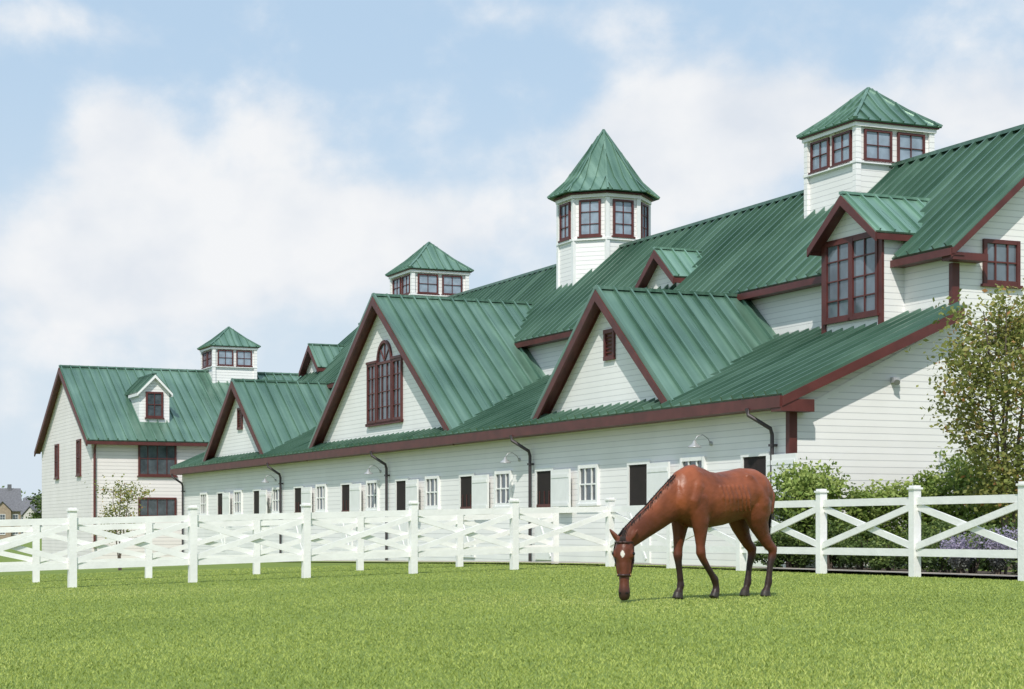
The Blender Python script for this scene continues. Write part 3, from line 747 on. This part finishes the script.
def sm(a,b_,x): x = max(0,min(1,(x-a)/(b_-a))); return x*x*(3-2*x)
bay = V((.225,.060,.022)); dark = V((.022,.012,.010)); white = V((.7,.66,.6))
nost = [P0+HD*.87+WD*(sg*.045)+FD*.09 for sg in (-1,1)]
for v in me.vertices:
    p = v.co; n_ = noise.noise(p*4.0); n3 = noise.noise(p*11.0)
    c = bay*(1+.45*n_+.2*n3); c = c.lerp(V((.095,.024,.010)), sm(1.25,.78,p.z)*.78)  # underside shade painted in: coat darkens towards the belly
    if p.x < 1.0:
        k = sm(.56,.36,p.z+.10*n_); c = c.lerp(dark,k*.93)
        if p.z < .075: c = V((.035,.028,.022))
    else:
        t_ = (P0.z-p.z)/(P0.z-P1.z); rel = p-(P0+HD*t_); f_ = rel.dot(FD); w_ = abs(rel.dot(WD)); hd = sm(1.18,1.38,p.x)
        c = c.lerp(V((.12,.035,.015)), .5*hd*sm(.1,.6,t_)); c = c.lerp(dark, sm(.72,.9,t_)*.85)
        if .17 < t_ < .30 and f_ > .05 and w_ < .028*(1-abs(t_-.235)/.07): c = white
        if min((p-q).length for q in nost) < .022: c = V((.003,.002,.002))
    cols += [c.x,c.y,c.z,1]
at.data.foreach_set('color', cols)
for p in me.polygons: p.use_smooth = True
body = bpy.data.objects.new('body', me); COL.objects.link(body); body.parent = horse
M_HAIR = plain('black_horse_hair', (.020,.013,.011), .6, var=.3, spec=.25)
M_EYE = plain('horse_eye', (.006,.004,.004), .08)
M_LEATHER = plain('dark_leather', (.04,.014,.010), .45)
M_BRASS = plain('brass', (.5,.35,.12), .3, .9)
for sg in (-1,1):
    e = MB(); c0 = P0+HD*.235+WD*(sg*.114)+FD*.055
    e.ell([(c0-HD*.03,.004,.004),(c0-HD*.022,.016,.016),(c0,.021,.021),(c0+HD*.022,.016,.016),(c0+HD*.03,.004,.004)], n=12); e.build('eye', M_EYE, horse, smooth=True)
def strand(mb, pts, w0, side):
    vs = []; fs = []
    for i, p in enumerate(pts):
        w_ = w0*(1-.8*i/(len(pts)-1)); vs += [p-side*w_/2, p+side*w_/2]
        if i: k = 2*i; fs.append((k-2,k-1,k+1,k))
    mb.add(vs, fs)
mn = MB(); NP = [V(s[0]) for s in neck]
for k in range(2200):
    f = random.uniform(.7,5.8); i0 = int(f); p = NP[i0].lerp(NP[i0+1], f-i0); tg = (NP[i0+1]-NP[i0]).normalized()
    rh = neck[i0][2]+(neck[i0+1][2]-neck[i0][2])*(f-i0); up = V((0,1,0)).cross(tg)*-1
    if up.z < 0: up = -up
    near = random.random() < .3
    sg = 1 if near else -1; ln = random.uniform(.03,.09) if near else random.uniform(.10,.24)
    a0 = p+up*(rh-.016)+V((0,random.uniform(-.02,.012),0)); pts = [a0]; jit = random.uniform(-.03,.03)
    for j in range(1,5):
        q = j/4; pts.append(a0 + up*(.032*math.sin(q*2.2)-.05*q*q) + V((.01*q, sg*((.045 if near else .10)*q+random.uniform(-.006,.006)), -ln*q*q)) + tg*((.05+jit)*q))
    strand(mn, pts, random.uniform(.006,.012), tg)
mn.build('mane', M_HAIR, horse, recalc=False)
fl = MB()
for k in range(90):
    a0 = P0+WD*random.uniform(-.03,.03)+FD*.09+V((0,0,.035)); ln = random.uniform(.04,.12)
    strand(fl, [a0, a0+FD*.022-V((0,0,ln*.5)), a0+FD*.028-V((0,0,ln))+WD*random.uniform(-.04,.04)], .008, WD)
fl.build('forelock', M_HAIR, horse, recalc=False)
tl = MB()
for k in range(420):
    a = random.uniform(0,6.28); r0 = .022*random.random(); r1 = .055*math.sqrt(random.random()); ln = random.uniform(.5,.82)
    c0 = V((-.84,.0,1.38)); pts = []
    for j in range(9):
        q = j/8; rr = r0+(r1-r0)*min(1,q*1.8)*(1-.55*max(0,q-.6)/.4)
        pts.append(c0+V((-.095*math.sin(min(1,q*2.2)*1.57)+.02*q+rr*math.cos(a), rr*math.sin(a)-.02*q, .03*math.sin(q*6)-ln*q**1.15)))
    strand(tl, pts, .013, V((math.sin(a),-math.cos(a),0)))
tl.build('tail', M_HAIR, horse, recalc=False)
ha = MB()
def hring(t, sc):
    ts = [-.03,.04,.16,.3,.42,.58,.72,.84,.93,.98]
    for i in range(len(ts)-1):
        if ts[i] <= t <= ts[i+1]:
            q = (t-ts[i])/(ts[i+1]-ts[i]); c_ = HS_[i][0].lerp(HS_[i+1][0],q); a_ = HS_[i][1]*(1-q)+HS_[i+1][1]*q; d_ = HS_[i][2]*(1-q)+HS_[i+1][2]*q
    return c_, a_*sc, d_*sc
c_, a_, d_ = hring(.58, 1.1)
ha.tube([c_+WD*(a_*math.cos(k*.2618))+FD*(d_*math.sin(k*.2618)) for k in range(25)], .016, 6)
c2, a2, d2 = hring(.05, 1.12)
cm, am, dm = hring(.35, 1.1)
for sg in (-1,1):
    ha.tube([c_+WD*(sg*a_), cm+WD*(sg*am)-FD*.02, c2+WD*(sg*a2)-FD*.03, c2+WD*(sg*.03)-FD*.06+V((0,0,.05))], .014, 6)
    ha.tube([cm+WD*(sg*am)-FD*.02, cm-FD*(dm+.03)+WD*(sg*.03)], .012, 6)
    ha.tube([c2+WD*(sg*a2)-FD*.01, c2+WD*(sg*a2*.6)+FD*d2*.86, c2+FD*d2*1.02], .012, 6)
hl = ha.build('halter', M_LEATHER, horse, smooth=True)
for sg in (-1,1):
    br = MB(); br.tube([c_+WD*(sg*(a_-.004)), c_+WD*(sg*(a_+.014))], .022, 10); br.build('ring', M_BRASS, hl)

# ------------------------------------------------------------------ light, sky, camera
sun_dir = V((-.20,-1,0)).normalized(); EL = math.radians(50)
sd = V((sun_dir.x*math.cos(EL), sun_dir.y*math.cos(EL), math.sin(EL)))
sl = bpy.data.lights.new('sun','SUN'); sl.energy = 3.6; sl.angle = math.radians(.5); sl.color = (1,.95,.87)
so = bpy.data.objects.new('sun', sl); COL.objects.link(so); so.rotation_euler = (-sd).to_track_quat('-Z','Y').to_euler(); so.location = (0,0,30)
wd = bpy.data.worlds.new('World'); SC.world = wd; wd.use_nodes = True; nt = wd.node_tree
bg = nt.nodes['Background']; bg.inputs[1].default_value = .11
sk_ = N(nt,'ShaderNodeTexSky'); sk_.sky_type = 'NISHITA'; sk_.sun_disc = False; sk_.sun_elevation = EL; sk_.sun_rotation = math.atan2(sd.x, sd.y)
sk_.air_density = 1.0; sk_.dust_density = 1.5; sk_.ozone_density = 1.5
tc = N(nt,'ShaderNodeTexCoord'); sp = N(nt,'ShaderNodeSeparateXYZ'); L(nt, tc.outputs['Generated'], sp.inputs[0])
def MA(op, a, b_=None, c_=None):
    m = N(nt,'ShaderNodeMath',operation=op)
    for i, x in enumerate((a,b_,c_)):
        if x is None: continue
        if isinstance(x,(int,float)): m.inputs[i].default_value = x
        else: L(nt, x, m.inputs[i])
    return m.outputs[0]
X, Z = sp.outputs['X'], sp.outputs['Z']
mp = N(nt,'ShaderNodeMapping'); L(nt, tc.outputs['Generated'], mp.inputs[0]); mp.inputs['Scale'].default_value = (1,1,1.25)
nA = N(nt,'ShaderNodeTexNoise'); nA.inputs['Scale'].default_value = 15; nA.inputs['Detail'].default_value = 7; nA.inputs['Roughness'].default_value = .56; nA.inputs['Distortion'].default_value = .1; L(nt, mp.outputs[0], nA.inputs['Vector'])
tot = None
def gauss(px, py, rx, ry, amp):
    cx, cz = (px-512)/F*.97, (532-py)/F*.97
    a = MA('DIVIDE', MA('SUBTRACT', X, cx), rx/F); b_ = MA('DIVIDE', MA('SUBTRACT', Z, cz), ry/F)
    return MA('MULTIPLY', MA('EXPONENT', MA('MULTIPLY', MA('ADD', MA('MULTIPLY',a,a), MA('MULTIPLY',b_,b_)), -1.0)), amp)
for bl in [(128,150,50,55,.55),(200,240,180,75,.42),(275,125,55,45,.30),(400,230,160,60,.35),(650,150,100,75,.55),(780,120,100,65,.50),(990,110,100,55,.48),(620,20,260,30,.15),(60,35,160,25,.16),(60,300,160,80,.3)]:
    gg = gauss(*bl); tot = gg if tot is None else MA('ADD', tot, gg)
dens = MA('ADD', tot, MA('MULTIPLY', nA.outputs[0], .95))
mk = N(nt,'ShaderNodeMapRange'); mk.interpolation_type = 'SMOOTHSTEP'; L(nt, dens, mk.inputs[0]); mk.inputs[1].default_value = .52; mk.inputs[2].default_value = .90
nB = N(nt,'ShaderNodeTexNoise'); nB.inputs['Scale'].default_value = 15; nB.inputs['Detail'].default_value = 5; L(nt, mp.outputs[0], nB.inputs['Vector'])
ccol = ramp(nt, nB.outputs[0], [(.3,(.73,.78,.85)),(.6,(.89,.905,.925))])
ccs = N(nt,'ShaderNodeMixRGB',blend_type='MULTIPLY'); ccs.inputs[0].default_value = 1; L(nt, ccol, ccs.inputs[1]); ccs.inputs[2].default_value = (9.2,9.2,9.2,1)
pl = N(nt,'ShaderNodeMixRGB'); pl.inputs[0].default_value = .80; L(nt, sk_.outputs[0], pl.inputs[1]); pl.inputs[2].default_value = (4.9,6.5,8.2,1)
hz = N(nt,'ShaderNodeMapRange'); hz.interpolation_type = 'SMOOTHSTEP'; L(nt, Z, hz.inputs[0]); hz.inputs[1].default_value = .27; hz.inputs[2].default_value = .02; hz.inputs[3].default_value = 0; hz.inputs[4].default_value = .85
m0 = N(nt,'ShaderNodeMixRGB'); L(nt, hz.outputs[0], m0.inputs[0]); L(nt, pl.outputs[0], m0.inputs[1]); m0.inputs[2].default_value = (6.5,7.3,8.0,1)
m1 = N(nt,'ShaderNodeMixRGB'); L(nt, mk.outputs[0], m1.inputs[0]); L(nt, m0.outputs[0], m1.inputs[1]); L(nt, ccs.outputs[0], m1.inputs[2])
L(nt, m1.outputs[0], bg.inputs[0])
SC.view_settings.view_transform = 'Standard'; SC.view_settings.look = 'None'; SC.view_settings.exposure = 0
cam = bpy.data.cameras.new('camera'); cam.sensor_width = 36; cam.lens = 36*F/1024; cam.shift_y = (532-344.5)/1024; cam.clip_end = 8000; cam.clip_start = .1
co = bpy.data.objects.new('camera', cam); COL.objects.link(co); co.location = (0,0,CAMZ); co.rotation_euler = (math.pi/2,0,0); SC.camera = co
